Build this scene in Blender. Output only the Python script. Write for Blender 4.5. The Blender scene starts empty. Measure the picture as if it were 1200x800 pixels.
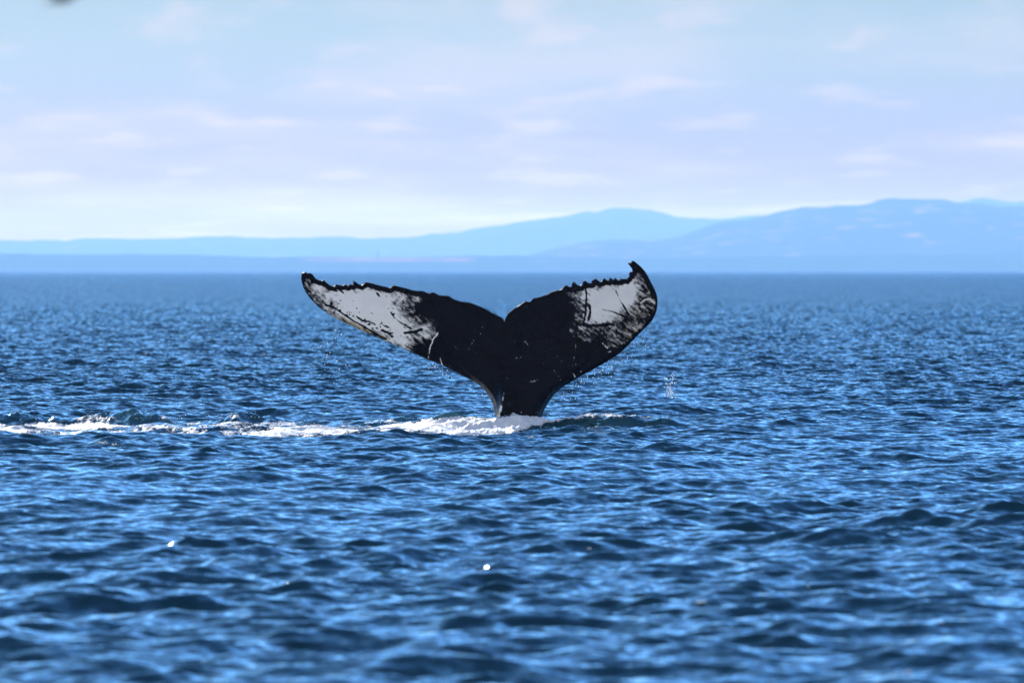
import bpy, bmesh, math, random
import numpy as np
from mathutils import Vector
from mathutils.geometry import delaunay_2d_cdt

random.seed(7)
rng = np.random.default_rng(11)
C = bpy.context.scene.collection
S = bpy.context.scene

# ------------------------------------------------------------------ camera, sky, sun, exposure
CAM_H = 1.906            # eye height of someone in a small boat
WHALE_D = 120.0
FPX = 11712.0            # focal length in photograph pixels (1200 wide)
HORIZON = 317.0
cam_d = bpy.data.cameras.new('camera')
cam = bpy.data.objects.new('camera', cam_d); C.objects.link(cam)
cam_d.sensor_width = 36.0
cam_d.lens = 36.0 * FPX / 1200.0
cam_d.clip_start = 0.5
cam_d.clip_end = 60000.0
cam.location = (0, 0, CAM_H)
PITCH = math.atan((400 - HORIZON) / FPX)
cam.rotation_euler = (math.radians(90) - PITCH, 0, 0)
cam_d.dof.use_dof = True
cam_d.dof.focus_distance = WHALE_D - 0.3
cam_d.dof.aperture_fstop = cam_d.lens / 54.0      # a 54 mm wide aperture
S.camera = cam

SUN_EL, SUN_AZ = 29.0, -18.5      # azimuth from +Y (behind the whale), negative = left
w = bpy.data.worlds.new('World'); S.world = w; w.use_nodes = True
nt = w.node_tree; N = nt.nodes; L = nt.links
N.clear()
def nd(t, **k):
    n = N.new(t)
    for a, b in k.items(): setattr(n, a, b)
    return n
out = nd('ShaderNodeOutputWorld'); bg = nd('ShaderNodeBackground')
sky = nd('ShaderNodeTexSky', sky_type='NISHITA', sun_disc=False)
sky.sun_elevation = math.radians(SUN_EL); sky.sun_rotation = math.radians(SUN_AZ)
sky.altitude = 0; sky.air_density = 1.0; sky.dust_density = 0.3; sky.ozone_density = 2.0
tint = nd('ShaderNodeMix', data_type='RGBA', blend_type='MULTIPLY'); tint.inputs['Factor'].default_value = 1
L.new(sky.outputs[0], tint.inputs['A'])
# thin clouds: a layer seen in perspective, compressed towards the horizon
tc = nd('ShaderNodeTexCoord'); sep = nd('ShaderNodeSeparateXYZ'); L.new(tc.outputs['Generated'], sep.inputs[0])
def mth(op, a, b=None, c=None):
    n = nd('ShaderNodeMath', operation=op)
    for i, v in enumerate((a, b, c)):
        if v is None: continue
        if isinstance(v, (int, float)): n.inputs[i].default_value = v
        else: L.new(v, n.inputs[i])
    return n.outputs[0]
# pale milky band low over the horizon, clear deep blue above it
elev = nd('ShaderNodeMapRange', interpolation_type='SMOOTHSTEP'); elev.inputs['From Min'].default_value = 0.03; elev.inputs['From Max'].default_value = 0.13
L.new(sep.outputs['Z'], elev.inputs['Value'])
hue = nd('ShaderNodeMix', data_type='RGBA'); L.new(elev.outputs[0], hue.inputs['Factor'])
hue.inputs['A'].default_value = (0.170, 0.245, 0.355, 1); hue.inputs['B'].default_value = (0.40, 0.93, 1.62, 1)
elev2 = nd('ShaderNodeMapRange', interpolation_type='SMOOTHSTEP'); elev2.inputs['From Min'].default_value = 0.18; elev2.inputs['From Max'].default_value = 0.65
L.new(sep.outputs['Z'], elev2.inputs['Value'])
hue2 = nd('ShaderNodeMix', data_type='RGBA'); L.new(elev2.outputs[0], hue2.inputs['Factor']); L.new(hue.outputs['Result'], hue2.inputs['A'])
hue2.inputs['B'].default_value = (0.38, 0.90, 1.52, 1)
elev0 = nd('ShaderNodeMapRange', interpolation_type='SMOOTHSTEP'); elev0.inputs['From Min'].default_value = -0.002; elev0.inputs['From Max'].default_value = 0.024
L.new(sep.outputs['Z'], elev0.inputs['Value'])
hue0 = nd('ShaderNodeMix', data_type='RGBA'); L.new(elev0.outputs[0], hue0.inputs['Factor']); L.new(hue2.outputs['Result'], hue0.inputs['B'])
hue0.inputs['A'].default_value = (0.145, 0.09, 0.21, 1)
L.new(hue0.outputs['Result'], tint.inputs['B'])
zz = mth('ADD', mth('MAXIMUM', sep.outputs['Z'], 0.0), 0.012)
cx = mth('MULTIPLY', sep.outputs['X'], 34.0)
cy = mth('MULTIPLY', mth('DIVIDE', sep.outputs['Y'], zz), 0.085)
cmb = nd('ShaderNodeCombineXYZ'); L.new(cx, cmb.inputs[0]); L.new(cy, cmb.inputs[1])
n1 = nd('ShaderNodeTexNoise'); n1.inputs['Scale'].default_value = 1.15; n1.inputs['Detail'].default_value = 5; n1.inputs['Roughness'].default_value = 0.55; n1.inputs['Distortion'].default_value = 0.1
mp1 = nd('ShaderNodeMapping'); mp1.inputs['Scale'].default_value = (0.55, 1.0, 1); mp1.inputs['Location'].default_value = (0.7, 2.3, 0)
L.new(cmb.outputs[0], mp1.inputs[0]); L.new(mp1.outputs[0], n1.inputs['Vector'])
r1 = nd('ShaderNodeMapRange', interpolation_type='SMOOTHSTEP'); r1.inputs['From Min'].default_value = 0.42; r1.inputs['From Max'].default_value = 0.66
L.new(n1.outputs['Fac'], r1.inputs['Value'])
n2 = nd('ShaderNodeTexNoise'); n2.inputs['Scale'].default_value = 3.4; n2.inputs['Detail'].default_value = 4; n2.inputs['Distortion'].default_value = 0.2
mp2 = nd('ShaderNodeMapping'); mp2.inputs['Location'].default_value = (4.2, 1.7, 0); mp2.inputs['Scale'].default_value = (0.75, 1.0, 1)
L.new(cmb.outputs[0], mp2.inputs[0]); L.new(mp2.outputs[0], n2.inputs['Vector'])
r2 = nd('ShaderNodeMapRange', interpolation_type='SMOOTHSTEP'); r2.inputs['From Min'].default_value = 0.52; r2.inputs['From Max'].default_value = 0.70
L.new(n2.outputs['Fac'], r2.inputs['Value'])
low = nd('ShaderNodeMapRange', interpolation_type='SMOOTHSTEP'); low.inputs['From Min'].default_value = 0.015; low.inputs['From Max'].default_value = 0.001; low.inputs['To Max'].default_value = 0.05
L.new(sep.outputs['Z'], low.inputs['Value'])
cl = mth('MINIMUM', mth('ADD', mth('ADD', mth('MULTIPLY', r1.outputs[0], 0.34), mth('MULTIPLY', r2.outputs[0], 0.36)), low.outputs[0]), 0.95)
fade = nd('ShaderNodeMapRange'); fade.inputs['From Min'].default_value = 0.03; fade.inputs['From Max'].default_value = 0.16; fade.inputs['To Min'].default_value = 1.0; fade.inputs['To Max'].default_value = 0.25
L.new(sep.outputs['Z'], fade.inputs['Value'])
clf = mth('MULTIPLY', cl, fade.outputs[0])
cmix = nd('ShaderNodeMix', data_type='RGBA'); L.new(clf, cmix.inputs['Factor']); L.new(tint.outputs['Result'], cmix.inputs['A'])
cmix.inputs['B'].default_value = (4.5, 3.95, 3.6, 1)
# unseen bright cloud added behind the boat as neutral fill light on the flukes
n3 = nd('ShaderNodeTexNoise'); n3.inputs['Scale'].default_value = 2.2; n3.inputs['Detail'].default_value = 4; L.new(tc.outputs['Generated'], n3.inputs['Vector'])
bk = nd('ShaderNodeMapRange', interpolation_type='SMOOTHSTEP'); bk.inputs['From Min'].default_value = 0.0; bk.inputs['From Max'].default_value = -0.35
L.new(mth('ADD', sep.outputs['Y'], mth('MULTIPLY', mth('SUBTRACT', n3.outputs['Fac'], 0.5), 0.5)), bk.inputs['Value'])
bmix = nd('ShaderNodeMix', data_type='RGBA'); L.new(mth('MULTIPLY', bk.outputs[0], 0.75), bmix.inputs['Factor'])
L.new(cmix.outputs['Result'], bmix.inputs['A']); bmix.inputs['B'].default_value = (5.2, 5.1, 5.0, 1)
L.new(bmix.outputs['Result'], bg.inputs['Color']); bg.inputs['Strength'].default_value = 0.11
L.new(bg.outputs[0], out.inputs[0])

sd = bpy.data.lights.new('sun', 'SUN'); sun = bpy.data.objects.new('sun', sd); C.objects.link(sun)
sd.energy = 4.5; sd.angle = math.radians(0.53); sd.color = (1.0, 0.94, 0.86)
az, el = math.radians(SUN_AZ), math.radians(SUN_EL)
sdir = Vector((math.sin(az) * math.cos(el), math.cos(az) * math.cos(el), math.sin(el)))
sun.rotation_euler = sdir.to_track_quat('Z', 'Y').to_euler()

vs = S.view_settings
vs.view_transform = 'Standard'; vs.look = 'None'; vs.gamma = 1.0; vs.use_curve_mapping = False
vs.exposure = 0.75
S.cycles.max_bounces = 6; S.cycles.volume_bounces = 0
S.cycles.transparent_max_bounces = 8

# ------------------------------------------------------------------ helpers
def tag(o, label=None, cat=None, group=None, kind=None):
    if label: o['label'] = label
    if cat: o['category'] = cat
    if group: o['group'] = group
    if kind: o['kind'] = kind
    return o

def mesh_np(name, V, F, mat, parent=None, smooth=True):
    """V (n,3) floats, F (m,3|4) ints -> ONE linked mesh object"""
    V = np.ascontiguousarray(V, dtype=np.float32); F = np.ascontiguousarray(F, dtype=np.int32)
    me = bpy.data.meshes.new(name)
    me.vertices.add(len(V)); me.vertices.foreach_set('co', V.ravel())
    k = F.shape[1]
    me.loops.add(F.size); me.loops.foreach_set('vertex_index', F.ravel())
    me.polygons.add(len(F)); me.polygons.foreach_set('loop_start', np.arange(0, F.size, k, dtype=np.int32))
    me.polygons.foreach_set('use_smooth', np.full(len(F), smooth))
    me.update(calc_edges=True)
    me.materials.append(mat)
    o = bpy.data.objects.new(name, me); C.objects.link(o)
    if parent: o.parent = parent
    return o

def attr(o, name, vals):
    a = o.data.attributes.new(name, 'FLOAT', 'POINT')
    a.data.foreach_set('value', np.ascontiguousarray(vals, dtype=np.float32).ravel())

def hsh(ix, iy, seed):
    h = (ix.astype(np.int64) * 374761393 + iy.astype(np.int64) * 668265263 + seed * 974711) & 0xffffffff
    h = ((h ^ (h >> 13)) * 1274126177) & 0xffffffff
    return ((h ^ (h >> 16)) & 0xffff).astype(np.float64) / 65535.0
def vnoise(x, y, seed=0):
    ix, iy = np.floor(x), np.floor(y); fx, fy = x - ix, y - iy
    fx = fx * fx * (3 - 2 * fx); fy = fy * fy * (3 - 2 * fy)
    a, b = hsh(ix, iy, seed), hsh(ix + 1, iy, seed); c, d = hsh(ix, iy + 1, seed), hsh(ix + 1, iy + 1, seed)
    return (a + (b - a) * fx) * (1 - fy) + (c + (d - c) * fx) * fy
def fbm(x, y, oct=4, seed=0, gain=0.5):
    s, amp, tot = 0, 1, 0
    for i in range(oct):
        s = s + amp * (vnoise(x, y, seed + i * 17) * 2 - 1); tot += amp
        x, y = x * 2.03 + 3.1, y * 2.03 - 1.7; amp *= gain
    return s / tot
def sstep(a, b, x):
    t = np.clip((x - a) / (b - a), 0, 1); return t * t * (3 - 2 * t)
def inside(P, px, py):
    P = np.asarray(P, float); r = np.zeros(px.shape, bool); n = len(P)
    for i in range(n):
        x0, y0 = P[i]; x1, y1 = P[(i + 1) % n]
        if y0 == y1: continue
        c = ((y0 > py) != (y1 > py)) & (px < (x1 - x0) * (py - y0) / (y1 - y0) + x0)
        r ^= c
    return r
def pdist(P, px, py, closed=True):
    P = np.asarray(P, float); n = len(P); d = np.full(px.shape, 1e9)
    for i in range(n if closed else n - 1):
        a = P[i]; b = P[(i + 1) % n]; ab = b - a; l2 = max(ab @ ab, 1e-12)
        t = np.clip(((px - a[0]) * ab[0] + (py - a[1]) * ab[1]) / l2, 0, 1)
        d = np.minimum(d, np.hypot(px - a[0] - t * ab[0], py - a[1] - t * ab[1]))
    return d
def sdist(P, px, py):
    d = pdist(P, px, py); return np.where(inside(P, px, py), d, -d)

def material(name):
    m = bpy.data.materials.new(name); m.use_nodes = True
    t = m.node_tree; b = t.nodes['Principled BSDF']
    return m, t, b
def node(t, ty, ins=None, **k):
    n = t.nodes.new(ty)
    for a, b in k.items(): setattr(n, a, b)
    for a, b in (ins or {}).items():
        if hasattr(b, 'is_output'): t.links.new(b, n.inputs[a])
        else: n.inputs[a].default_value = b
    return n

def proj(x, y, z):
    """where a point of the place falls in the photograph (1200 x 800)"""
    return 600 + FPX * x / y, HORIZON + FPX * (CAM_H - z) / y

U0 = 600.0
def u_of(px): return (px - U0) * WHALE_D / FPX
def v_of(py): return CAM_H - (py - HORIZON) * WHALE_D / FPX

# ------------------------------------------------------------------ materials
# sea water
m_water, t, b = material('sea_water')
b.inputs['IOR'].default_value = 1.333; b.inputs['Roughness'].default_value = 0.03
at = node(t, 'ShaderNodeAttribute', attribute_name='aerated')
mx = node(t, 'ShaderNodeMix', {'Factor': at.outputs['Fac'], 'A': (0.006, 0.030, 0.040, 1), 'B': (0.06, 0.16, 0.17, 1)}, data_type='RGBA')
t.links.new(mx.outputs['Result'], b.inputs['Base Color'])
lost = node(t, 'ShaderNodeAttribute', attribute_name='ripple')
rgh = node(t, 'ShaderNodeMapRange', {'Value': lost.outputs['Fac'], 'From Min': 0.08, 'From Max': 0.15, 'To Min': 0.03, 'To Max': 0.09})   # waves too fine to model scatter the light
t.links.new(rgh.outputs[0], b.inputs['Roughness'])
geo = node(t, 'ShaderNodeNewGeometry'); tcn = node(t, 'ShaderNodeTexCoord')
acc = geo.outputs['Normal']
def slope(acc, scale, strength, detail, drive=None, lean=False):
    nz = node(t, 'ShaderNodeTexNoise', {'Vector': tcn.outputs['Object'], 'Scale': scale, 'Detail': detail, 'Roughness': 0.55})
    s1 = node(t, 'ShaderNodeVectorMath', {0: nz.outputs['Color'], 1: (0.5, 0.5, 0.5)}, operation='SUBTRACT')
    s2 = node(t, 'ShaderNodeVectorMath', {0: s1.outputs[0], 1: (strength, strength, 0)}, operation='MULTIPLY')
    o = s2.outputs[0]
    if lean:      # steep sides of small waves lean into the wind, towards the boat
        ab = node(t, 'ShaderNodeVectorMath', {0: o}, operation='ABSOLUTE')
        sp = node(t, 'ShaderNodeSeparateXYZ', {0: o}); sa = node(t, 'ShaderNodeSeparateXYZ', {0: ab.outputs[0]})
        ng = node(t, 'ShaderNodeMath', {0: sa.outputs[1], 1: -3.6}, operation='MULTIPLY')
        o = node(t, 'ShaderNodeCombineXYZ', {0: sp.outputs[0], 1: ng.outputs[0]}).outputs[0]
    if drive is not None:
        s3 = node(t, 'ShaderNodeVectorMath', {0: o, 'Scale': drive}, operation='SCALE'); o = s3.outputs[0]
    return node(t, 'ShaderNodeVectorMath', {0: acc, 1: o}, operation='ADD').outputs[0]
acc = slope(acc, 14.0, 0.42, 2.0)
acc = slope(acc, 3.0, 8.0, 3.0, lost.outputs['Fac'], True)
nn = node(t, 'ShaderNodeVectorMath', {0: acc}, operation='NORMALIZE')
t.links.new(nn.outputs[0], b.inputs['Normal'])

# foam
m_foam, t, b = material('sea_foam')
b.inputs['Roughness'].default_value = 0.6
tcn = node(t, 'ShaderNodeTexCoord')
nz = node(t, 'ShaderNodeTexNoise', {'Vector': tcn.outputs['Object'], 'Scale': 7.0, 'Detail': 8.0, 'Roughness': 0.7})
rp = node(t, 'ShaderNodeMix', {'Factor': nz.outputs['Fac'], 'A': (0.30, 0.37, 0.40, 1), 'B': (0.86, 0.86, 0.85, 1)}, data_type='RGBA')
t.links.new(rp.outputs['Result'], b.inputs['Base Color'])
cov = node(t, 'ShaderNodeAttribute', attribute_name='cover')
fl = node(t, 'ShaderNodeMapping', {'Vector': tcn.outputs['Object'], 'Scale': (1.0, 0.5, 1.0)})
lace = node(t, 'ShaderNodeTexNoise', {'Vector': fl.outputs[0], 'Scale': 38.0, 'Detail': 4.0, 'Roughness': 0.6})
cv = node(t, 'ShaderNodeMath', {0: lace.outputs['Fac'], 1: 1.5, 2: -0.75}, operation='MULTIPLY_ADD')
cs = node(t, 'ShaderNodeMath', {0: cov.outputs['Fac'], 1: cv.outputs[0]}, operation='ADD')
al = node(t, 'ShaderNodeMapRange', {'Value': cs.outputs[0], 'From Min': -0.05, 'From Max': 0.40}, interpolation_type='SMOOTHSTEP')
t.links.new(al.outputs[0], b.inputs['Alpha'])
fb = node(t, 'ShaderNodeBump', {'Height': lace.outputs['Fac'], 'Strength': 0.45, 'Distance': 0.03})
t.links.new(fb.outputs[0], b.inputs['Normal'])

# water drops
m_drop, t, b = material('water_drops')
b.inputs['Base Color'].default_value = (0.93, 0.95, 0.97, 1); b.inputs['Roughness'].default_value = 0.4; b.inputs['Transmission Weight'].default_value = 0.6; b.inputs['IOR'].default_value = 1.2

# whale skin
m_skin, t, b = material('whale_skin')
tcn = node(t, 'ShaderNodeTexCoord')
pale = node(t, 'ShaderNodeAttribute', attribute_name='pale'); tan = node(t, 'ShaderNodeAttribute', attribute_name='tan')
mark = node(t, 'ShaderNodeAttribute', attribute_name='mark')
mpp = node(t, 'ShaderNodeMapping', {'Vector': tcn.outputs['Object'], 'Rotation': (0, 0.45, 0), 'Scale': (1.0, 1.0, 1.0)})
na = node(t, 'ShaderNodeTexNoise', {'Vector': mpp.outputs[0], 'Scale': 11.0, 'Detail': 8.0, 'Roughness': 0.74, 'Distortion': 0.2})
mpp2 = node(t, 'ShaderNodeMapping', {'Vector': tcn.outputs['Object'], 'Rotation': (0, -0.9, 0), 'Scale': (1.0, 1.0, 4.0)}, vector_type='TEXTURE')
nb = node(t, 'ShaderNodeTexNoise', {'Vector': mpp2.outputs[0], 'Scale': 34.0, 'Detail': 5.0, 'Roughness': 0.65})
def m2(t, op, a, b_=None, c=None):
    n = t.nodes.new('ShaderNodeMath'); n.operation = op
    for i, v in enumerate((a, b_, c)):
        if v is None: continue
        if isinstance(v, (int, float)): n.inputs[i].default_value = v
        else: t.links.new(v, n.inputs[i])
    return n.outputs[0]
nsum = m2(t, 'ADD', m2(t, 'MULTIPLY', m2(t, 'SUBTRACT', na.outputs['Fac'], 0.5), 4.2), m2(t, 'MULTIPLY', m2(t, 'SUBTRACT', nb.outputs['Fac'], 0.5), 3.6))
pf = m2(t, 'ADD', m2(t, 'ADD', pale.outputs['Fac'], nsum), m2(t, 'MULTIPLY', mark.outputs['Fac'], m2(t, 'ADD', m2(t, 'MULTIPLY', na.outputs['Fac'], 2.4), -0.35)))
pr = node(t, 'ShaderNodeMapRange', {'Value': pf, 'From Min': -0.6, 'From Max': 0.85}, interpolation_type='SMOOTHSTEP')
nc = node(t, 'ShaderNodeTexNoise', {'Vector': tcn.outputs['Object'], 'Scale': 5.0, 'Detail': 5.0})
white = node(t, 'ShaderNodeMix', {'Factor': nc.outputs['Fac'], 'A': (0.66, 0.65, 0.62, 1), 'B': (0.88, 0.86, 0.82, 1)}, data_type='RGBA')
white2 = node(t, 'ShaderNodeMix', {'Factor': tan.outputs['Fac'], 'A': white.outputs['Result'], 'B': (0.58, 0.45, 0.27, 1)}, data_type='RGBA')
colr = node(t, 'ShaderNodeMix', {'Factor': pr.outputs[0], 'A': (0.0012, 0.0013, 0.0018, 1), 'B': white2.outputs['Result']}, data_type='RGBA')
t.links.new(colr.outputs['Result'], b.inputs['Base Color'])
rr = node(t, 'ShaderNodeMapRange', {'Value': na.outputs['Fac'], 'From Min': 0.3, 'From Max': 0.7, 'To Min': 0.12, 'To Max': 0.5})
t.links.new(rr.outputs[0], b.inputs['Roughness'])
b.inputs['Specular IOR Level'].default_value = 0.07
bp = node(t, 'ShaderNodeBump', {'Height': nb.outputs['Fac'], 'Strength': 0.5, 'Distance': 0.012})
t.links.new(bp.outputs[0], b.inputs['Normal'])

# wooded hills with pale bluffs
def hill_mat(name, wood, rock, lo, hi, sc):
    m, t, b = material(name)
    b.inputs['Roughness'].default_value = 1.0; b.inputs['Specular IOR Level'].default_value = 0.0
    tcn = node(t, 'ShaderNodeTexCoord')
    nz = node(t, 'ShaderNodeTexNoise', {'Vector': tcn.outputs['Object'], 'Scale': sc, 'Detail': 6.0})
    nz2 = node(t, 'ShaderNodeTexNoise', {'Vector': tcn.outputs['Object'], 'Scale': sc * 6, 'Detail': 4.0})
    mr = node(t, 'ShaderNodeMapRange', {'Value': nz.outputs['Fac'], 'From Min': lo, 'From Max': hi}, interpolation_type='SMOOTHSTEP')
    wd = node(t, 'ShaderNodeMix', {'Factor': nz2.outputs['Fac'], 'A': tuple(c * 0.5 for c in wood) + (1,), 'B': tuple(c * 1.5 for c in wood) + (1,)}, data_type='RGBA')
    mx = node(t, 'ShaderNodeMix', {'Factor': mr.outputs[0], 'A': wd.outputs['Result'], 'B': rock + (1,)}, data_type='RGBA')
    bk = node(t, 'ShaderNodeAttribute', attribute_name='bank')      # bare sandy bank
    m3 = node(t, 'ShaderNodeMix', {'Factor': bk.outputs['Fac'], 'A': mx.outputs['Result'], 'B': (0.30, 0.19, 0.16, 1)}, data_type='RGBA')
    t.links.new(m3.outputs['Result'], b.inputs['Base Color'])
    return m
m_hill = hill_mat('wooded_hill', (0.03, 0.055, 0.035), (0.26, 0.19, 0.16), 0.57, 0.70, 0.011)
m_far = hill_mat('far_wooded_hill', (0.03, 0.055, 0.035), (0.3, 0.26, 0.22), 0.66, 0.8, 0.0075)
m_coast = hill_mat('low_coast', (0.045, 0.10, 0.045), (0.2, 0.18, 0.14), 0.66, 0.8, 0.01)
m_tower, t, b = material('tower_paint'); b.inputs['Base Color'].default_value = (0.05, 0.05, 0.06, 1)
m_bird, t, b = material('dark_feathers'); b.inputs['Base Color'].default_value = (0.05, 0.045, 0.045, 1); b.inputs['Roughness'].default_value = 0.7

# air that fades far things to blue
m_haze = bpy.data.materials.new('haze_air'); m_haze.use_nodes = True
t = m_haze.node_tree; t.nodes.clear()
mo = t.nodes.new('ShaderNodeOutputMaterial'); pv = t.nodes.new('ShaderNodeVolumePrincipled')
pv.inputs['Color'].default_value = (0.195, 0.41, 0.98, 1); pv.inputs['Density'].default_value = 0.52e-4
pv.inputs['Absorption Color'].default_value = (1, 1, 1, 1)
pv.inputs['Anisotropy'].default_value = 0.25
t.links.new(pv.outputs[0], mo.inputs['Volume'])

# ------------------------------------------------------------------ sea surface
def wake(X, Y):
    """water heaved up by the whale: a bow ridge in front of the tail, a long lumpy mound to the left"""
    cY = 119.50 + 0.08 * np.sin(X * 1.7)
    d = Y - cY
    rag = fbm(X * 2.6, Y * 1.6, 4, 5)
    ridge = 0.165 * np.exp(-(d / np.where(d < 0, 0.36, 0.8)) ** 2) * sstep(-2.3, -0.6, X) * (1 - sstep(1.5, 2.7, X)) * (0.95 + 0.6 * rag) + 0.014 * fbm(X * 8, Y * 4, 3, 61) * np.exp(-(d / 0.8) ** 2) * sstep(-2.3, -0.6, X) * (1 - sstep(1.5, 2.7, X))
    # a ragged crest trailing away to the left behind the foam
    hx = np.interp(X, [-8.5, -6.4, -5.75, -5.35, -4.9, -4.65, -4.2, -3.85, -3.55, -3.3, -3.0, -2.6, -1.2, -0.3], [0, .10, .15, .09, .14, .18, .13, .07, .12, .17, .11, .06, .06, 0])
    c2 = 121.3 + 0.22 * np.sin(X * 2.1 + 1) + 0.25 * fbm(X * 1.1, X * 0, 3, 8); d2 = Y - c2
    m = hx * (0.95 + 0.7 * fbm(X * 4.2, Y * 2.2, 4, 19) + 0.22 * fbm(X * 13, Y * 5, 3, 23)) * np.exp(-(d2 / np.where(d2 < 0, 0.42, 0.75)) ** 2)
    for (x0, y0, h, sx, sf, sb) in ((-4.2, 118.4, 0.09, 0.35, 0.5, 0.8), (-2.5, 118.0, 0.06, 0.5, 0.5, 0.8), (-4.42, 109.6, 0.075, 0.17, 0.2, 0.4)):
        dy = Y - y0
        m = np.maximum(m, h * np.exp(-((X - x0) / sx) ** 2 - (dy / np.where(dy < 0, sf, sb)) ** 2))
    return ridge + m

def calm(X, Y):
    """1 in open water, lower where the whale's wake has smoothed the chop"""
    return 1 - 0.25 * sstep(-8.0, -6.5, X) * (1 - sstep(1.8, 3.0, X)) * np.exp(-((Y - 119.8) / 1.6) ** 2)

NW = 150
lam = np.exp(np.linspace(math.log(0.12), math.log(4.2), NW) + rng.uniform(-.012, .012, NW))
th = np.radians(-90 + 22 + rng.normal(0, 38, NW))          # travelling towards the camera, a little to the right
KX, KY = 2 * np.pi / lam * np.cos(th), 2 * np.pi / lam * np.sin(th)
SL = 0.21 * math.sqrt(2 / NW) * np.where(lam > 1.1, (1.1 / lam) ** 0.55, 1.0) * np.where(lam < 0.5, 1.15, 1.0)
AM = SL * lam / (2 * np.pi)
PH = rng.uniform(0, 2 * np.pi, NW)

def gust(X, Y):
    """wind patches: stronger and weaker ripples"""
    return (1.0 + 0.22 * np.sin(X * 0.31 + 0.9 * np.sin(Y * 0.047) + Y * 0.021) + 0.20 * np.sin(Y * 0.11 - X * 0.17 + 1.3 * np.sin(X * 0.23 + 2)) + 0.14 * np.sin(X * 0.9 + Y * 0.23 + 0.7))

def build_water():
    rows = list(np.linspace(-25, 34, 30))
    y = 36.0
    while y < 38000:
        rows.append(y); y += 0.045 * max(1.0, y / 125.0) ** 2.05 if y < 2500 else y * 0.012
    rows.append(38800.0)
    rows = np.array(rows); dY = np.gradient(rows)
    nin = 540
    a = np.linspace(-0.064, 0.064, 2 * nin + 1)
    ext = 0.3 * 1.32 ** np.arange(1, 34); ext = ext * (8800 / ext[-1])
    base = np.maximum(rows + 60.0, 45)
    Xin = base[:, None] * a[None, :]
    X = np.hstack([Xin[:, :1] - ext[None, ::-1], Xin, Xin[:, -1:] + ext[None, :]]).astype(np.float32)
    Y = np.repeat(rows[:, None], X.shape[1], 1).astype(np.float32)
    dX = base * (a[1] - a[0])
    GU = gust(X, Y).astype(np.float32)
    nr, ncol = X.shape
    Z = np.zeros_like(X); OX = np.zeros_like(X); OY = np.zeros_like(X)
    lostv = np.zeros(nr)
    fac = np.clip((2.3 - np.maximum(np.abs(KY)[None] * dY[:, None], np.abs(KX)[None] * dX[:, None])) / 0.9, 0, 1)
    for i in range(NW):
        lostv += (1 - fac[:, i] ** 2) * SL[i] ** 2 / 2
        idx = np.nonzero(fac[:, i] > 0)[0]
        if not len(idx): continue
        k = slice(idx[0], idx[-1] + 1)
        p = np.float32(KX[i]) * X[k] + np.float32(KY[i]) * Y[k] + np.float32(PH[i])
        f = (fac[k, i] * AM[i]).astype(np.float32)[:, None]
        if lam[i] < 0.9: f = f * GU[k]
        s = np.sin(p) * f; Z[k] += np.cos(p) * f
        kk = math.hypot(KX[i], KY[i])
        OX[k] -= np.float32(0.85 * KX[i] / kk) * s; OY[k] -= np.float32(0.85 * KY[i] / kk) * s
    # no chop on the coarse outer columns, wake near the whale
    edge = np.ones(ncol, np.float32); ne = len(ext)
    edge[:ne - 6] = 0; edge[-(ne - 6):] = 0
    near = (rows > 106) & (rows < 128)
    cal = np.ones_like(X); cal[near] = calm(X[near], Y[near])
    Z *= edge * cal; OX *= edge * cal; OY *= edge * cal
    Z[near] += wake(X[near].astype(float), Y[near].astype(float)).astype(np.float32)
    V = np.stack([X + OX, Y + OY, Z], -1).reshape(-1, 3)
    ii = np.arange(nr - 1)[:, None] * ncol + np.arange(ncol - 1)[None]
    F = np.stack([ii, ii + 1, ii + 1 + ncol, ii + ncol], -1).reshape(-1, 4)
    o = mesh_np('sea', V, F, m_water)
    tag(o, kind='structure')
    attr(o, 'ripple', np.repeat(np.sqrt(lostv)[:, None], ncol, 1))
    aer = np.zeros_like(X)
    xs, ys = X[near].astype(float), Y[near].astype(float)
    aer[near] = sstep(-7.5, -5.5, xs) * (1 - sstep(1.0, 2.2, xs)) * np.exp(-((ys - 119.9) / 1.3) ** 2) * (0.12 + 0.88 * sstep(-0.15, 0.5, fbm(xs * 1.3, ys * 0.8, 4, 3)))
    attr(o, 'aerated', aer)
    return dict(rows=rows, X=X, Y=Y, V=V.reshape(nr, ncol, 3), a=a, ne=ne)
W = build_water()
print('sea verts', W['X'].size)

def wave_pos(X, Y):
    """points of the sea surface near the whale, displaced exactly like the sea mesh"""
    Z = np.zeros(X.shape); OX = np.zeros(X.shape); OY = np.zeros(X.shape)
    dX, dY = 180.0 * 0.128 / 1080, 0.045
    G = gust(X, Y)
    for i in range(NW):
        f = np.clip((2.3 - max(abs(KY[i]) * dY, abs(KX[i]) * dX)) / 0.9, 0, 1)
        if f <= 0: continue
        if lam[i] < 0.9: f = f * G
        p = KX[i] * X + KY[i] * Y + PH[i]; kk = math.hypot(KX[i], KY[i])
        Z += f * AM[i] * np.cos(p); q = 0.85 * f * AM[i] * np.sin(p)
        OX -= q * KX[i] / kk; OY -= q * KY[i] / kk
    c = calm(X, Y)
    return X + OX * c, Y + OY * c, Z * c + wake(X, Y)

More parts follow.
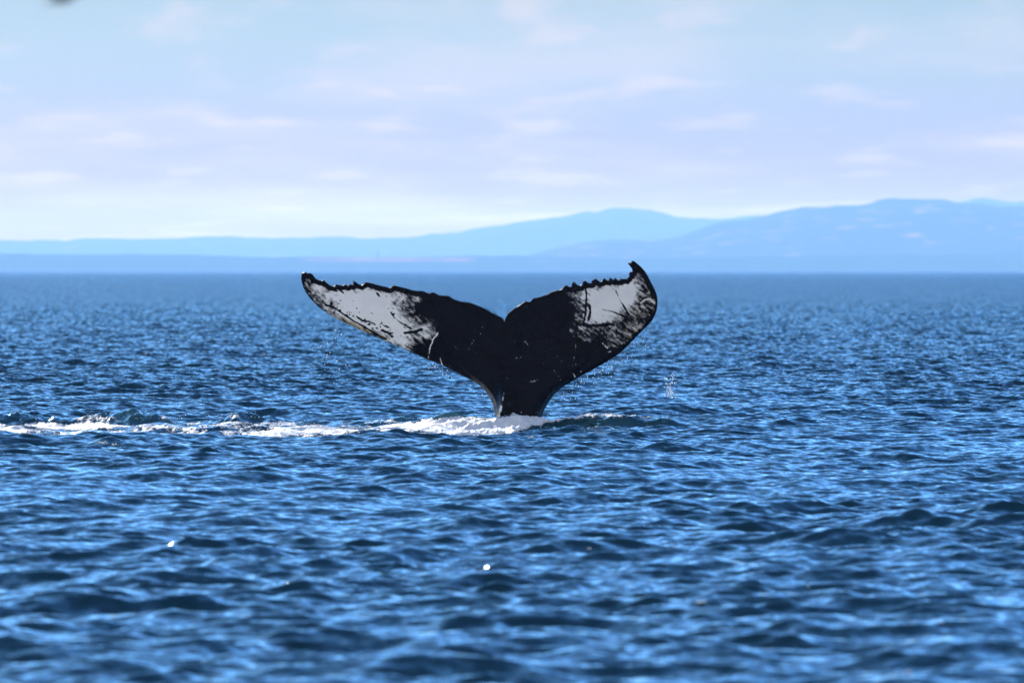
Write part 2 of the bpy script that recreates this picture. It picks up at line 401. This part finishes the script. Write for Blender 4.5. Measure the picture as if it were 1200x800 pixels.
# ------------------------------------------------------------------ far shores
def hill(name, label, pts, D, depth, mat, seed, rough, W2=8400, nx=1300, ny=26, base=None):
    P = np.array(pts, float)
    X = np.linspace(-W2, W2, nx); px = 600 + FPX * X / D
    top = CAM_H + (HORIZON - np.interp(px, P[:, 0], P[:, 1])) * D / FPX
    hi = np.maximum(top, 2.0)
    hi = hi * (1 + rough * fbm(X / 320.0, X * 0 + seed, 5, seed, 0.6)) + rough * 26 * fbm(X / 36.0, X * 0 + 2 * seed, 3, seed + 5)
    far = np.abs(px - 600) > 700
    hi = np.where(far, hi * (1 + 0.35 * fbm(X / 1800.0, X * 0 + 0.5, 3, seed + 9) * sstep(700, 1800, np.abs(px - 600))), hi)
    v = np.linspace(0, 1, ny)
    prof = np.where(v < 0.55, np.sin(np.clip(v / 0.55, 0, 1) * np.pi / 2) ** 0.8, np.cos((v - 0.55) / 0.45 * np.pi / 2))
    XX, VV = np.meshgrid(X, v)
    lump = fbm(XX / 240.0, VV * depth / 320.0, 5, seed + 30)
    ZZ = hi[None] * prof[:, None] * (1 + 0.22 * lump * np.sin(VV * np.pi) * (np.abs(VV - 0.55) > 0.03)) - 0.8
    YY = D + (VV - 0.55) * depth
    Vv = np.stack([XX, YY, ZZ], -1).reshape(-1, 3)
    ii = np.arange(ny - 1)[:, None] * nx + np.arange(nx - 1)[None]
    F = np.stack([ii, ii + 1, ii + 1 + nx, ii + nx], -1).reshape(-1, 4)
    o = mesh_np(name, Vv, F, mat)
    xs, zs = Vv[:, 0], Vv[:, 2]
    attr(o, 'bank', np.exp(-((zs - 22.3) / 2.6) ** 2) * sstep(-400, -370, xs) * (1 - sstep(-96, -50, xs)) * (0.35 + 0.9 * vnoise(xs / 28.0, zs * 0.1, 6)) * (D < 20000))
    tag(o, kind='structure')
    return o
hill('far_hills', None, [(-800, 283), (0, 281), (30, 281.5), (65, 284), (80, 285), (100, 283), (150, 280), (190, 279), (240, 277.5), (280, 278), (325, 278.5), (375, 278.5), (425, 280), (480, 280.5), (515, 279), (545, 275), (575, 268), (600, 262), (630, 258), (665, 253), (700, 251), (707, 247.5), (720, 246), (745, 248), (775, 252), (810, 258), (845, 261), (900, 256), (1000, 250), (1100, 240), (1160, 238), (1200, 239), (1500, 250), (2000, 270)],
     33000, 4400, m_far, 3, 0.02)
hill('wooded_hills', None, [(-2000, 312), (500, 311), (600, 303), (640, 293), (665, 286), (690, 282), (720, 280), (760, 281), (790, 278), (815, 270), (835, 263), (845, 261), (870, 259), (900, 254), (925, 249), (950, 245), (980, 242), (1015, 241.5), (1030, 238), (1045, 235), (1070, 234.5), (1100, 235), (1130, 238), (1165, 242), (1200, 244), (1500, 262), (2000, 290)],
     25000, 4000, m_hill, 8, 0.035)
hill('low_coast', None, [(-2000, 303), (0, 299), (120, 300), (260, 301), (350, 302), (460, 301), (600, 301), (760, 302), (900, 300), (1050, 299), (1200, 298), (2500, 303)],
     19000, 1400, m_coast, 21, 0.06, ny=44)

# tiny beacon tower on the far shore
def lathe(prof, seg=12):
    V, F = [], []
    for r, z in prof:
        for k in range(seg):
            a = 2 * math.pi * k / seg; V.append((r * math.cos(a), r * math.sin(a), z))
    for i in range(len(prof) - 1):
        for k in range(seg):
            F.append((i * seg + k, i * seg + (k + 1) % seg, (i + 1) * seg + (k + 1) % seg, (i + 1) * seg + k))
    return np.array(V), np.array(F)
D = 19000
V, F = lathe([(2.0, -2), (1.9, 4), (1.5, 13), (1.4, 14.5), (2.2, 14.6), (2.2, 15.2), (1.3, 15.3), (1.3, 17.2), (1.7, 17.3), (0.1, 18.6)])
o = mesh_np('beacon_tower', V, F, m_tower); o.location = ((443 - 600) * D / FPX, D, 26.5); o.scale = (0.76, 0.76, 0.66)
tag(o, 'tiny dark beacon tower standing on the distant hazy shore', 'tower')

# ------------------------------------------------------------------ the whale's tail
OUT = [(352.0,326),(352.3,322),(353.5,319.7),(356,318.8),(358.3,319),(359.2,320.5),(360,319.8),(362.5,319.8),(365.5,321.3),(367.5,324),(369.5,326.5),(373,328.3),(376.5,329),(378,328.2),(380.2,328.5),(381.3,330.5),(384,332.5),(387.3,335),(391,335.4),(392.4,334.5),(393.2,332.5),(394.5,333.5),(398,334),(399.8,334.4),(402,334.3),(403.6,332.7),(405.5,333.8),(407.3,335),(408.5,334.0),(409.8,332.5),(410.8,333.2),(413,333.5),(414,332),(412.8,330),(414.5,329.2),(417,330.8),(420,332.8),(423.5,334),(426,332.5),(427.2,330.5),(430,330.8),(435,331.7),(440,333.2),(447,335.0),(452,336),(456.5,337.5),(458,336.5),(460.5,334.3),(463,334.6),(469,336.2),(475,337.5),(482,339.6),(488,341),(494,340.5),(497,341.5),(503,344),(505.5,342.5),(508,342.3),(511,344),(515,346.3),(521,346.3),(526,346.3),(528.5,348.5),(531.5,350.5),(538,352.8),(542,353.5),(550,354.3),(556,356.5),(565,360),(570,362.5),(577,366.5),(584,370),(588,372),(590,374),(591,376),
 (593,371.5),(596,366.5),(600,363.5),(603.5,360),(605,359.8),(609,357.5),(613,354.2),(617,353),(620.5,354),(623,351.5),(625,349.5),(626,347.8),(627,349.3),(632,348),(638,346.3),(643,344.3),(645,342.5),(648,341.5),(652,340.3),(655,340.2),(658,339),(660.5,336.5),(662,334.5),(664.5,334),(666,335.5),(668.5,336.3),(670,335),(671,331),(672.8,330),(675,332),(677.5,334.3),(680.5,334.5),(682.5,333),(683.3,329.5),(685.5,328.5),(687.5,329.8),(690,331.8),(693.5,331.5),(694.2,328.5),(697,327),(699,326.5),(701,328.5),(703.5,330),(705.5,329.5),(706.5,326.8),(708.5,325.7),(711,328),(713.5,328.8),(714.5,325.8),(716,325.3),(718,327),(719.5,328),(720,326),(721.5,325.3),(723,327),(725,328.5),(726.5,327.5),(727.5,326),(730,327),(733,326.5),(735.2,327),(735.5,325),(737,324.5),(738,322.5),(737.3,320.3),(739,318.5),(741.5,318.2),(741,315),(738.5,311.5),(736,308.5),(737,307.8),(739.5,308),(741,305.5),(743.5,305.8),(747,308.5),(751,312),(756,317.5),(760,324),(764,332),(767.5,338.5),(770,345),(771,351),(770.8,358),(770,363.5),(768,369),(765,375),(760.5,380.5),(755,385.5),(749,391.5),(742,399),(735,406),(728,412.5),(720,418.5),(712,423.5),(703,428.5),(694,433.5),(685,438.5),(676,443.5),(668,448),(660,453),(655,457),(649.5,462),(644,469.5),(640,476.5),(636.5,483),(634.5,490),(634,500),(637,520),(644,550),(655,600),
 (565,600),(575,550),(580,520),(582,500),(581.5,489),(580,483),(578,475),(574,466),(570,460),(565,454),(554,446),(540,439.5),(530,434),(520,428.5),(510,424.5),(500,421),(490,416),(478,411),(472,408),(462,404),(452,400),(440,394.5),(426,388.5),(410,381),(402,377.5),(395,374),(386,369),(378,363.5),(371,358),(364,351),(359,344.5),(355,337.5),(353,331)]
i_lead = OUT.index((771,351)); i_end = OUT.index((655,600)); i_le2 = OUT.index((565,600))
PALE_L = [(364,333.5),(372,333.5),(380,336),(390,338.5),(400,337.5),(415,335.5),(430,335),(445,338),(455,341),(463,343),(470,340),(476,346),(471,353),(466,358),(468,364),(475,371),(485,379),(498,381),(504,391),(498,396),(488,391),(478,394),(474,407),(464,404),(452,399),(440,393),(426,388),(410,380),(396,373),(388,364),(381,356),(374,348),(367,340)]
PALE_R = [(677,340),(686,336),(700,334.5),(715,332.5),(725,331.5),(735,329),(741,322),(744,319),(746,327),(749,333),(750,340),(748,347),(749,353),(744,358),(738,364),(733,369),(722,372),(712,378),(703,381),(692,380),(684,377),(687,368),(687,358),(683,353),(679,346)]
MOT = [([(745,350),(762,338),(769,355),(767,368),(757,381),(745,393),(735,403),(725,409),(712,409),(706,396),(713,386),(728,379),(735,370)], 0.30),
       ([(664,340),(676,337),(683,352),(688,362),(684,382),(672,381),(676,366),(668,352)], 0.42),
       ([(368,342),(384,349),(396,355),(392,364),(400,372),(392,372),(376,360),(366,348)], 0.25),
       ([(663,385),(700,384),(708,400),(690,402),(672,396)], 0.55),
       ([(462,335),(490,341),(500,352),(484,362),(500,376),(510,390),(503,402),(480,398),(470,360)], 0.42)]
DARK = [([(381,357),(392,361),(404,369),(414,376),(426,382),(440,391),(452,397)], 1.0), ([(458,366),(462,372),(468,377),(476,382),(482,385)], 0.9),
        ([(474,390),(484,389),(494,386)], 1.6), ([(686,335),(687.5,345),(687,356),(686,368),(684,380)], 1.1), ([(722,341),(725,348),(729,355),(733,362),(737,368)], 1.0),
        ([(704,362),(709,363),(718,365),(727,369),(733,371)], 0.8), ([(684,381),(700,381.5),(715,380)], 1.8), ([(691,358),(692,366),(690,374)], 1.6),
        ([(396,339),(399,341),(402,343)], 1.0), ([(442,344),(444,347)], 1.4), ([(418,371),(424,375),(430,376),(438,379)], 1.7), ([(446,379),(452,382),(458,384)], 1.6), ([(448,387),(454,389),(460,394)], 2.0)]
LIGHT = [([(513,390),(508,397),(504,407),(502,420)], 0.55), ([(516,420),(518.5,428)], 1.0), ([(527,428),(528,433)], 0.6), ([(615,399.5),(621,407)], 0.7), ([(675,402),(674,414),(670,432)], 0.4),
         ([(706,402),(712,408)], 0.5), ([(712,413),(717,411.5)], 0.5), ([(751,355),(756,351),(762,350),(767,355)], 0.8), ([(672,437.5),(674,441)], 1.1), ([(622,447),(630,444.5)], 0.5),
         ([(592,463),(597,468)], 0.4), ([(576,420),(576.3,421)], 0.8), ([(590.5,460),(588.6,468),(587.4,474),(586.3,481),(585,489)], 1.3), ([(586.8,476),(585,489)], 2.0), ([(640,400),(646,409)], 0.3), ([(556,398),(549,409),(547,416)], 0.25), ([(603,420),(612,418)], 0.25), ([(628,386),(633,395)], 0.3), ([(566,380),(563,392)], 0.2), ([(650,420),(658,414)], 0.25), ([(532,405),(540,412)], 0.25)]  # the two keel strokes paint running water and its highlight onto the skin

def build_whale():
    out2 = np.array([(u_of(x), v_of(y)) for x, y in OUT])
    # resample the outline finely
    pts = []
    n = len(out2)
    for i in range(n):
        a, b_ = out2[i], out2[(i + 1) % n]; k = max(1, int(np.ceil(np.hypot(*(b_ - a)) / 0.016)))
        for j in range(k): pts.append(a + (b_ - a) * j / k)
    ring = np.array(pts); nr = len(ring)
    h = 0.0115
    gx = np.arange(out2[:, 0].min(), out2[:, 0].max(), h); gy = np.arange(out2[:, 1].min(), out2[:, 1].max(), h * 0.87)
    GX, GY = np.meshgrid(gx, gy); GX = GX + (np.arange(len(gy)) % 2)[:, None] * h * 0.5
    GX, GY = GX.ravel(), GY.ravel()
    s = sdist(out2, GX, GY); keep = s > 0.0065
    ip = np.stack([GX[keep], GY[keep]], -1)
    allp = [Vector(p) for p in ring] + [Vector(p) for p in ip]
    ed = [(i, (i + 1) % nr) for i in range(nr)]
    ov, oe, of, vo, eo, fo = delaunay_2d_cdt(allp, ed, [list(range(nr))], 1, 1e-5, True)
    P = np.array([(p.x, p.y) for p in ov]); F = np.array([f for f in of if len(f) == 3])
    ct = P[F].mean(1); F = F[sdist(out2, ct[:, 0], ct[:, 1]) > -1e-4]
    isb = np.array([any(i < nr for i in o_) for o_ in vo])
    x, z = P[:, 0], P[:, 1]
    d = pdist(out2, x, z)
    trail = np.vstack([out2[:i_lead]])          # serrated trailing edge
    dt = pdist(trail, x, z, closed=False)
    half = 0.115 * np.sqrt(np.maximum(d, 0)) * (0.16 + 0.84 * sstep(0.0, 0.45, dt)) + 0.007 * sstep(0, 0.012, d)
    # tail stock: deep body with a keel facing the camera
    py = HORIZON + (CAM_H - z) * FPX / WHALE_D; px = U0 + x * FPX / WHALE_D
    st = sstep(385, 505, py)
    wl = np.interp(py, [380, 420, 450, 470, 490, 600], [500, 530, 560, 574, 580, 565]); wr = np.interp(py, [380, 420, 450, 470, 490, 600], [715, 690, 664, 643, 634, 655])
    q = np.clip((px - (wl + wr) / 2) / ((wr - wl) / 2), -1, 1)
    stock = st * 0.30 * np.sqrt(np.maximum(0, 1 - q * q)) * sstep(0, 0.06, d + 0.004)
    kx = np.interp(py, [390, 430, 455, 480, 600], [598, 593.5, 590, 586.5, 578])
    keel = (0.02 + 0.10 * sstep(430, 490, py)) * sstep(395, 450, py) * np.exp(-np.abs((px - kx) / np.where(px < kx, 4.5, 9.0)) ** 1.6) * sstep(0, 0.05, d)
    # gentle relief of the blades: fluke ribs and camber
    rel = 0.012 * fbm(x * 2.3, z * 2.3, 3, 2) * sstep(0, 0.2, d)
    yc = 0.10 * (x / 2) ** 2 + 0.14 * (z - 0.2) + 0.10 * np.sin(x * 1.3 + 0.5) * sstep(0.4, 1.4, z) + 0.012 * np.sin(x * 19 + 1.3 * np.sin(x * 7)) * (1 - sstep(0.0, 0.14, dt))
    yf = WHALE_D + yc - half - stock - keel + rel; yb = WHALE_D + yc + half * 0.9 + stock + rel
    yb[isb] = yf[isb] = (WHALE_D + yc)[isb]
    nv = len(P)
    bid = np.arange(nv) + nv
    # back sheet shares the rim
    remap = np.where(isb, np.arange(nv), -1); bi = np.nonzero(~isb)[0]
    remap[bi] = nv + np.arange(len(bi))
    V = np.vstack([np.stack([x, yf, z], -1), np.stack([x[bi], yb[bi], z[bi]], -1)])
    a, b_, c = P[F[:, 0]], P[F[:, 1]], P[F[:, 2]]
    ccw = ((b_ - a)[:, 0] * (c - a)[:, 1] - (b_ - a)[:, 1] * (c - a)[:, 0]) > 0
    F = np.where(ccw[:, None], F, F[:, ::-1])
    FF = np.vstack([F, remap[F][:, ::-1]])       # front faces the camera (-Y)
    o = mesh_np('whale', V - np.array([0, WHALE_D, 0]), FF, m_skin)
    o.location = (0, WHALE_D, 0)
    # pigment and marks, with the keel's wet highlight painted in
    wob = 3.0 * fbm(px / 14.0, py / 14.0, 3, 12)
    pl = sdist(PALE_L, px + wob, py + wob); pr_ = sdist(PALE_R, px + wob * 0.6, py + wob * 0.6)
    def ramp(s): return np.where(s > 0, np.clip(s / 9.0, 0, 1.9), np.clip(s / 11.0, -2.6, 0))
    bias = np.maximum(ramp(pl), ramp(pr_))
    bias = np.where(bias > 0, 0.05 + bias, bias)
    for poly, lv in MOT:
        s_ = sdist(poly, px, py)
        k = sstep(-5, 4, s_); bias = bias * (1 - k) + np.minimum(bias, -lv + 0 * bias) * 0 * k + (np.clip(bias, -lv, 0.25)) * k
    # dark rim along the serrated edge and the tips
    bias -= 3.0 * (1 - sstep(0.035, 0.07, dt)) * (1 - sstep(745, 752, px) * 0.0)
    mk = np.zeros(nv)
    jit = 0.5 * fbm(px / 3.0, py / 3.0, 2, 4)
    for pl_, wd in DARK:
        dd = pdist(pl_, px + jit, py + jit, closed=False); mk -= 3.4 * (1 - sstep(wd * 0.2, wd * 1.15, dd)) * (0.6 + 0.4 * sstep(-0.2, 0.2, fbm(px / 5.0, py / 5.0, 2, 31)))
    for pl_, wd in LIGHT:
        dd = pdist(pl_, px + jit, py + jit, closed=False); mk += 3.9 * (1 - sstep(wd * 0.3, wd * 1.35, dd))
    for k in range(170):         # small pits and barnacle scars
        cx_, cy_ = rng.uniform(560, 700), rng.uniform(395, 488)
        if rng.random() < 0.45: cx_, cy_ = rng.normal(655, 22), rng.normal(447, 13)
        r_ = abs(rng.normal(0, 0.32)) + 0.18
        mk += 4.0 * rng.uniform(0.5, 1) * (1 - sstep(r_ * 0.5, r_ * 1.4, np.hypot(px - cx_, py - cy_)))
    for k in range(85):          # dark flecks over the pale skin of the left fluke
        q_ = rng.random(); cx_ = 385 + 85 * q_ + rng.normal(0, 6); cy_ = 352 + 41 * q_ - abs(rng.normal(0, 8)) + 6
        if k % 5 == 0: cx_, cy_ = rng.uniform(390, 475), rng.uniform(340, 390)
        r_ = abs(rng.normal(0, 0.5)) + 0.22
        mk -= 2.6 * (1 - sstep(r_ * 0.5, r_ * 1.3, np.hypot((px - cx_) / 1.4, py - cy_)))
    mk = np.clip(mk, -3.4, 4.2)
    tn = sstep(-3, 2, sdist([(396,371),(412,378),(430,386),(446,393),(452,397),(450,401),(426,390),(398,377)], px, py))
    tn = np.maximum(tn, 0.35 * sstep(-4, 8, sdist([(735,372),(750,340),(764,335),(771,355),(765,375),(745,395),(725,410)], px, py)))
    full = lambda q, fill=None: np.concatenate([q, q[bi] if fill is None else np.full(len(bi), fill)])
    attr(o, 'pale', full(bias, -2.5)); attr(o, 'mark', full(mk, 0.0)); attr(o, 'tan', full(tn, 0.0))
    tag(o, 'black humpback whale tail raised from the sea, white patches under both flukes', 'whale')
    return o
whale = build_whale()
print('whale verts', len(whale.data.vertices))

# ------------------------------------------------------------------ foam and spray
ICO = None
def ico():
    global ICO
    if ICO is None:
        bm = bmesh.new(); bmesh.ops.create_icosphere(bm, subdivisions=1, radius=1)
        ICO = (np.array([v.co[:] for v in bm.verts]), np.array([[v.index for v in f.verts] for f in bm.faces])); bm.free()
    return ICO
FOAM = [  # outline in photograph pixels, how closed the foam is (1 solid, 0 half open, below 0 flecks)
    ([(440,505),(462,498),(500,493),(530,489),(556,490),(580,493),(602,487),(618,489),(640,485),(655,488),(680,486),(690,488),(665,491),(645,496),(625,501),(605,505),(585,509),(545,511),(505,508),(470,508)], 0.75),
    ([(655,488),(690,483),(705,484),(740,486),(768,489),(735,491),(700,490),(668,492)], 0.28),
    ([(295,512),(318,505),(340,501),(372,500),(402,502),(420,505),(398,508),(345,511)], 0.85),
    ([(30,499),(70,497),(110,497),(150,500),(125,502),(90,504),(60,503)], 0.85), ([(-30,500),(0,494),(25,498),(42,505),(35,512),(0,514),(-30,512)], 0.4),
    ([(68,506),(95,504),(106,511),(90,516),(72,512)], 0.45), ([(150,499),(200,497),(230,503),(258,511),(232,511),(190,504)], 0.18),
    ([(240,493),(300,495),(390,492),(450,491),(520,489),(450,498),(390,499),(320,499),(260,499)], 0.2), ([(184,486),(207,487),(212,494),(190,494)], 0.45),
    ([(60,486),(120,483),(180,488),(170,496),(70,497)], -0.14), ([(240,484),(275,480),(310,486),(300,494),(245,494)], -0.34), ([(-60,518),(-10,494),(500,492),(560,512),(300,513)], -0.2)]
def build_foam():
    xs = np.arange(-7.4, 2.3, 0.013); ys = np.arange(113.5, 122.8, 0.025)
    X, Y = np.meshgrid(xs, ys); XP, YP, Z = wave_pos(X, Y)
    px, py = proj(XP, YP, Z)
    m = np.full(X.shape, -2.0)
    for poly, st in FOAM:
        s = sdist(poly, px, py); m = np.maximum(m, st + np.where(s < 2.5, (s - 2.5) / 5.0, np.minimum((s - 2.5) / 14.0, 0.25)))
    n = 0.9 * fbm(X * 2.6, Y * 1.5, 5, 40, 0.62) + 0.6 * fbm(X * 13, Y * 6, 4, 60, 0.65)
    m = m + n * 0.95 - 0.12
    lump = np.clip(m, 0, 0.7)
    # froth thrown up round the tail and where the wake breaks
    splash = 0.5 + 1.6 * np.exp(-((px - 610) / 34) ** 2) + 1.5 * np.exp(-((px - 197) / 10) ** 2) + 0.7 * np.exp(-((px - 540) / 25) ** 2)
    Zf = Z + 0.007 + 0.016 * lump * splash * (0.8 + 1.3 * fbm(X * 9, Y * 5, 5, 77, 0.75)) + 0.03 * lump * splash * np.maximum(0, fbm(X * 26, Y * 9, 3, 90) - 0.05)
    keep = m > -0.35
    ny, nx = X.shape
    ii = (np.arange(ny - 1)[:, None] * nx + np.arange(nx - 1)[None])
    kf = keep[:-1, :-1] & keep[1:, :-1] & keep[:-1, 1:] & keep[1:, 1:]
    f0 = ii[kf]; F = np.vstack([np.stack([f0, f0 + 1, f0 + 1 + nx], -1), np.stack([f0, f0 + 1 + nx, f0 + nx], -1)])
    V = np.stack([XP, YP, Zf], -1).reshape(-1, 3)
    use = np.unique(F); rm = np.full(len(V), -1); rm[use] = np.arange(len(use))
    V, F, A = V[use], rm[F], m.reshape(-1)[use]
    # small lumps of froth put on nearer crests to stand in for sun glints
    v0, f0 = ico(); G = W['V']; wide = G.shape[1]
    for (fx, fy, sz) in ((820, 708, 8), (947, 692, 4), (1102, 730, 4), (692, 643, 5), (1064, 788, 6), (121, 520, 7), (134, 522, 6), (128, 527, 2), (138, 545, 2), (1008, 552, 3), (310, 416, 4), (700, 500, 4), (622, 513, 5)):
        yy = G[:, wide // 2, 1]; rws = np.nonzero((yy > 38) & (yy < 330))[0]
        for rr_ in rws:
            row = G[rr_]; c = np.argmin(np.abs(600 + FPX * row[:, 0] / np.maximum(row[:, 1], 1) - fx))
            if proj(*row[c])[1] <= fy: break
        P0 = row[c]; u = P0[1] / FPX
        for q in range(9):
            rad = sz * u * random.uniform(0.12, 0.30)
            p = P0 + np.array([random.gauss(0, sz * 0.32) * u, random.uniform(-.05, .05), abs(random.gauss(0, 0.12)) * sz * u])
            F = np.vstack([F, f0 + len(V)]); V = np.vstack([V, v0 * np.array([rad * 1.5, rad, rad * 0.7]) + p]); A = np.concatenate([A, np.full(len(v0), 2.0)])
    o = mesh_np('foam', V, F, m_foam); attr(o, 'cover', A)
    tag(o, 'streaks of white foam left by the whale on the blue water', 'foam', kind='stuff')
    return o
build_foam()

def droplets(name, label, pos, rad, stretch, mat):
    v0, f0 = ico(); Vs, Fs = [], []
    for i, (p, r) in enumerate(zip(pos, rad)):
        Vs.append(v0 * np.array([r, r, r * stretch[i]]) + p); Fs.append(f0 + len(v0) * i)
    o = mesh_np(name, np.vstack(Vs), np.vstack(Fs), mat)
    return tag(o, label, 'spray', kind='stuff')
pos, rad, stc = [], [], []
def drop(px, py, r, y=WHALE_D, st=1.0):
    pos.append((u_of(px) * y / WHALE_D, y, CAM_H - (py - HORIZON) * y / FPX)); rad.append(r); stc.append(st)
for k in range(170):      # splashes thrown up along the foam
    c = random.choice([(197, 490, 9, 3), (275, 488, 22, 3), (610, 486, 26, 3), (640, 487, 20, 3), (700, 486, 30, 2), (740, 488, 25, 2), (540, 489, 30, 3), (140, 488, 25, 3), (380, 494, 60, 3), (90, 492, 30, 3), (480, 495, 40, 4)])
    drop(random.gauss(c[0], c[2]), c[1] - abs(random.gauss(0, c[3])) + 2, random.uniform(0.002, 0.0065), 119.3 + random.uniform(-0.4, 0.4) if c[0] > 450 else 120.6 + random.uniform(-.5, .5))
for k in range(60): drop(random.gauss(786, 3.2), random.triangular(434, 472, 460), random.uniform(0.004, 0.011), 119.9, random.uniform(1, 2))
for k in range(40): drop(random.gauss(393, 10), random.uniform(372, 450), random.uniform(0.002, 0.006), 120, random.uniform(1, 2))
for k in range(110):      # drips along the leading edge of the right fluke
    s = random.random(); x_ = 655 + s * 105; y_ = np.interp(x_, [650, 668, 694, 720, 742, 760], [461, 448, 433.5, 418.5, 399, 380.5])
    drop(x_ + random.gauss(2, 2), y_ + abs(random.gauss(0, 9)) + 2, random.uniform(0.002, 0.005), 120.05, random.uniform(1, 3.5))
for k in range(40):
    x_ = random.uniform(500, 580); y_ = np.interp(x_, [500, 520, 540, 554, 565, 574, 580], [421, 428.5, 439.5, 446, 454, 466, 483])
    drop(x_ - abs(random.gauss(0, 2)), y_ + abs(random.gauss(0, 6)) + 1, random.uniform(0.002, 0.005), 120.05, random.uniform(1, 3))
droplets('spray', 'scattered drops of water thrown up and dripping around the whale tail', pos, rad, stc, m_drop)

# ------------------------------------------------------------------ the bird at the top edge
def build_bird(px, py, D):
    bm = bmesh.new()
    ring = []
    prof = [(-0.34, 0.012, 0.0), (-0.26, 0.035, 0.0), (-0.12, 0.075, -0.01), (0.02, 0.085, -0.012), (0.14, 0.065, 0.0), (0.22, 0.04, 0.015), (0.28, 0.042, 0.03), (0.33, 0.03, 0.028), (0.36, 0.014, 0.02), (0.42, 0.004, 0.012)]
    for x, r, z in prof:
        ring.append([bm.verts.new((-x, r * math.cos(a), z + r * 0.9 * math.sin(a))) for a in [2 * math.pi * k / 14 for k in range(14)]])
    for A, B in zip(ring, ring[1:]):
        for k in range(14): bm.faces.new((A[k], A[(k + 1) % 14], B[(k + 1) % 14], B[k]))
    bm.faces.new(ring[0][::-1]); bm.faces.new(ring[-1])
    # wings: raised, chord tapering to a point, thin lens section
    for sgn in (-1, 1):
        secs = []
        for s in np.linspace(0, 1, 9):
            y = sgn * (0.05 + 0.46 * s); z = 0.03 + 0.34 * s - 0.12 * s * s
            xc = -0.02 + 0.10 * s - 0.02 * math.sin(s * math.pi); ch = 0.105 * (1 - s ** 2.2) + 0.012; th_ = 0.014 * (1 - 0.8 * s)
            secs.append([bm.verts.new((xc + ch * math.cos(a), y, z + th_ * math.sin(a))) for a in [2 * math.pi * k / 10 for k in range(10)]])
        for A, B in zip(secs, secs[1:]):
            for k in range(10): bm.faces.new((A[k], A[(k + 1) % 10], B[(k + 1) % 10], B[k]))
        bm.faces.new(secs[0][::-1]); bm.faces.new(secs[-1])
    # tail fan
    top = [bm.verts.new(p) for p in ((0.26, -0.03, 0.008), (0.26, 0.03, 0.008), (0.46, 0.07, 0.0), (0.48, 0.0, 0.0), (0.46, -0.07, 0.0))]
    bot = [bm.verts.new((v.co.x, v.co.y, v.co.z - 0.012)) for v in top]
    bm.faces.new(top); bm.faces.new(bot[::-1])
    for k in range(5): bm.faces.new((top[k], bot[k], bot[(k + 1) % 5], top[(k + 1) % 5]))
    bmesh.ops.recalc_face_normals(bm, faces=bm.faces)
    me = bpy.data.meshes.new('bird'); bm.to_mesh(me); bm.free()
    for p in me.polygons: p.use_smooth = True
    me.materials.append(m_bird)
    o = bpy.data.objects.new('bird', me); C.objects.link(o)
    o.location = ((px - 600) * D / FPX, D, CAM_H + (HORIZON - py) * D / FPX)
    o.rotation_euler = (0, math.radians(-14), math.radians(35))
    o.scale = (0.14, 0.14, 0.14)
    tag(o, 'small dark seabird flying high in the pale sky', 'bird')
build_bird(74, -1.5, 25.0)

# ------------------------------------------------------------------ haze
bm = bmesh.new(); bmesh.ops.create_cube(bm, size=1)
for v in bm.verts:
    v.co = Vector((v.co.x * 24000, -120 if v.co.y < 0 else 39000, -2.2 if v.co.z < 0 else 222.0))
me = bpy.data.meshes.new('haze'); bm.to_mesh(me); bm.free(); me.materials.append(m_haze)
o = bpy.data.objects.new('haze', me); C.objects.link(o); tag(o, kind='stuff')
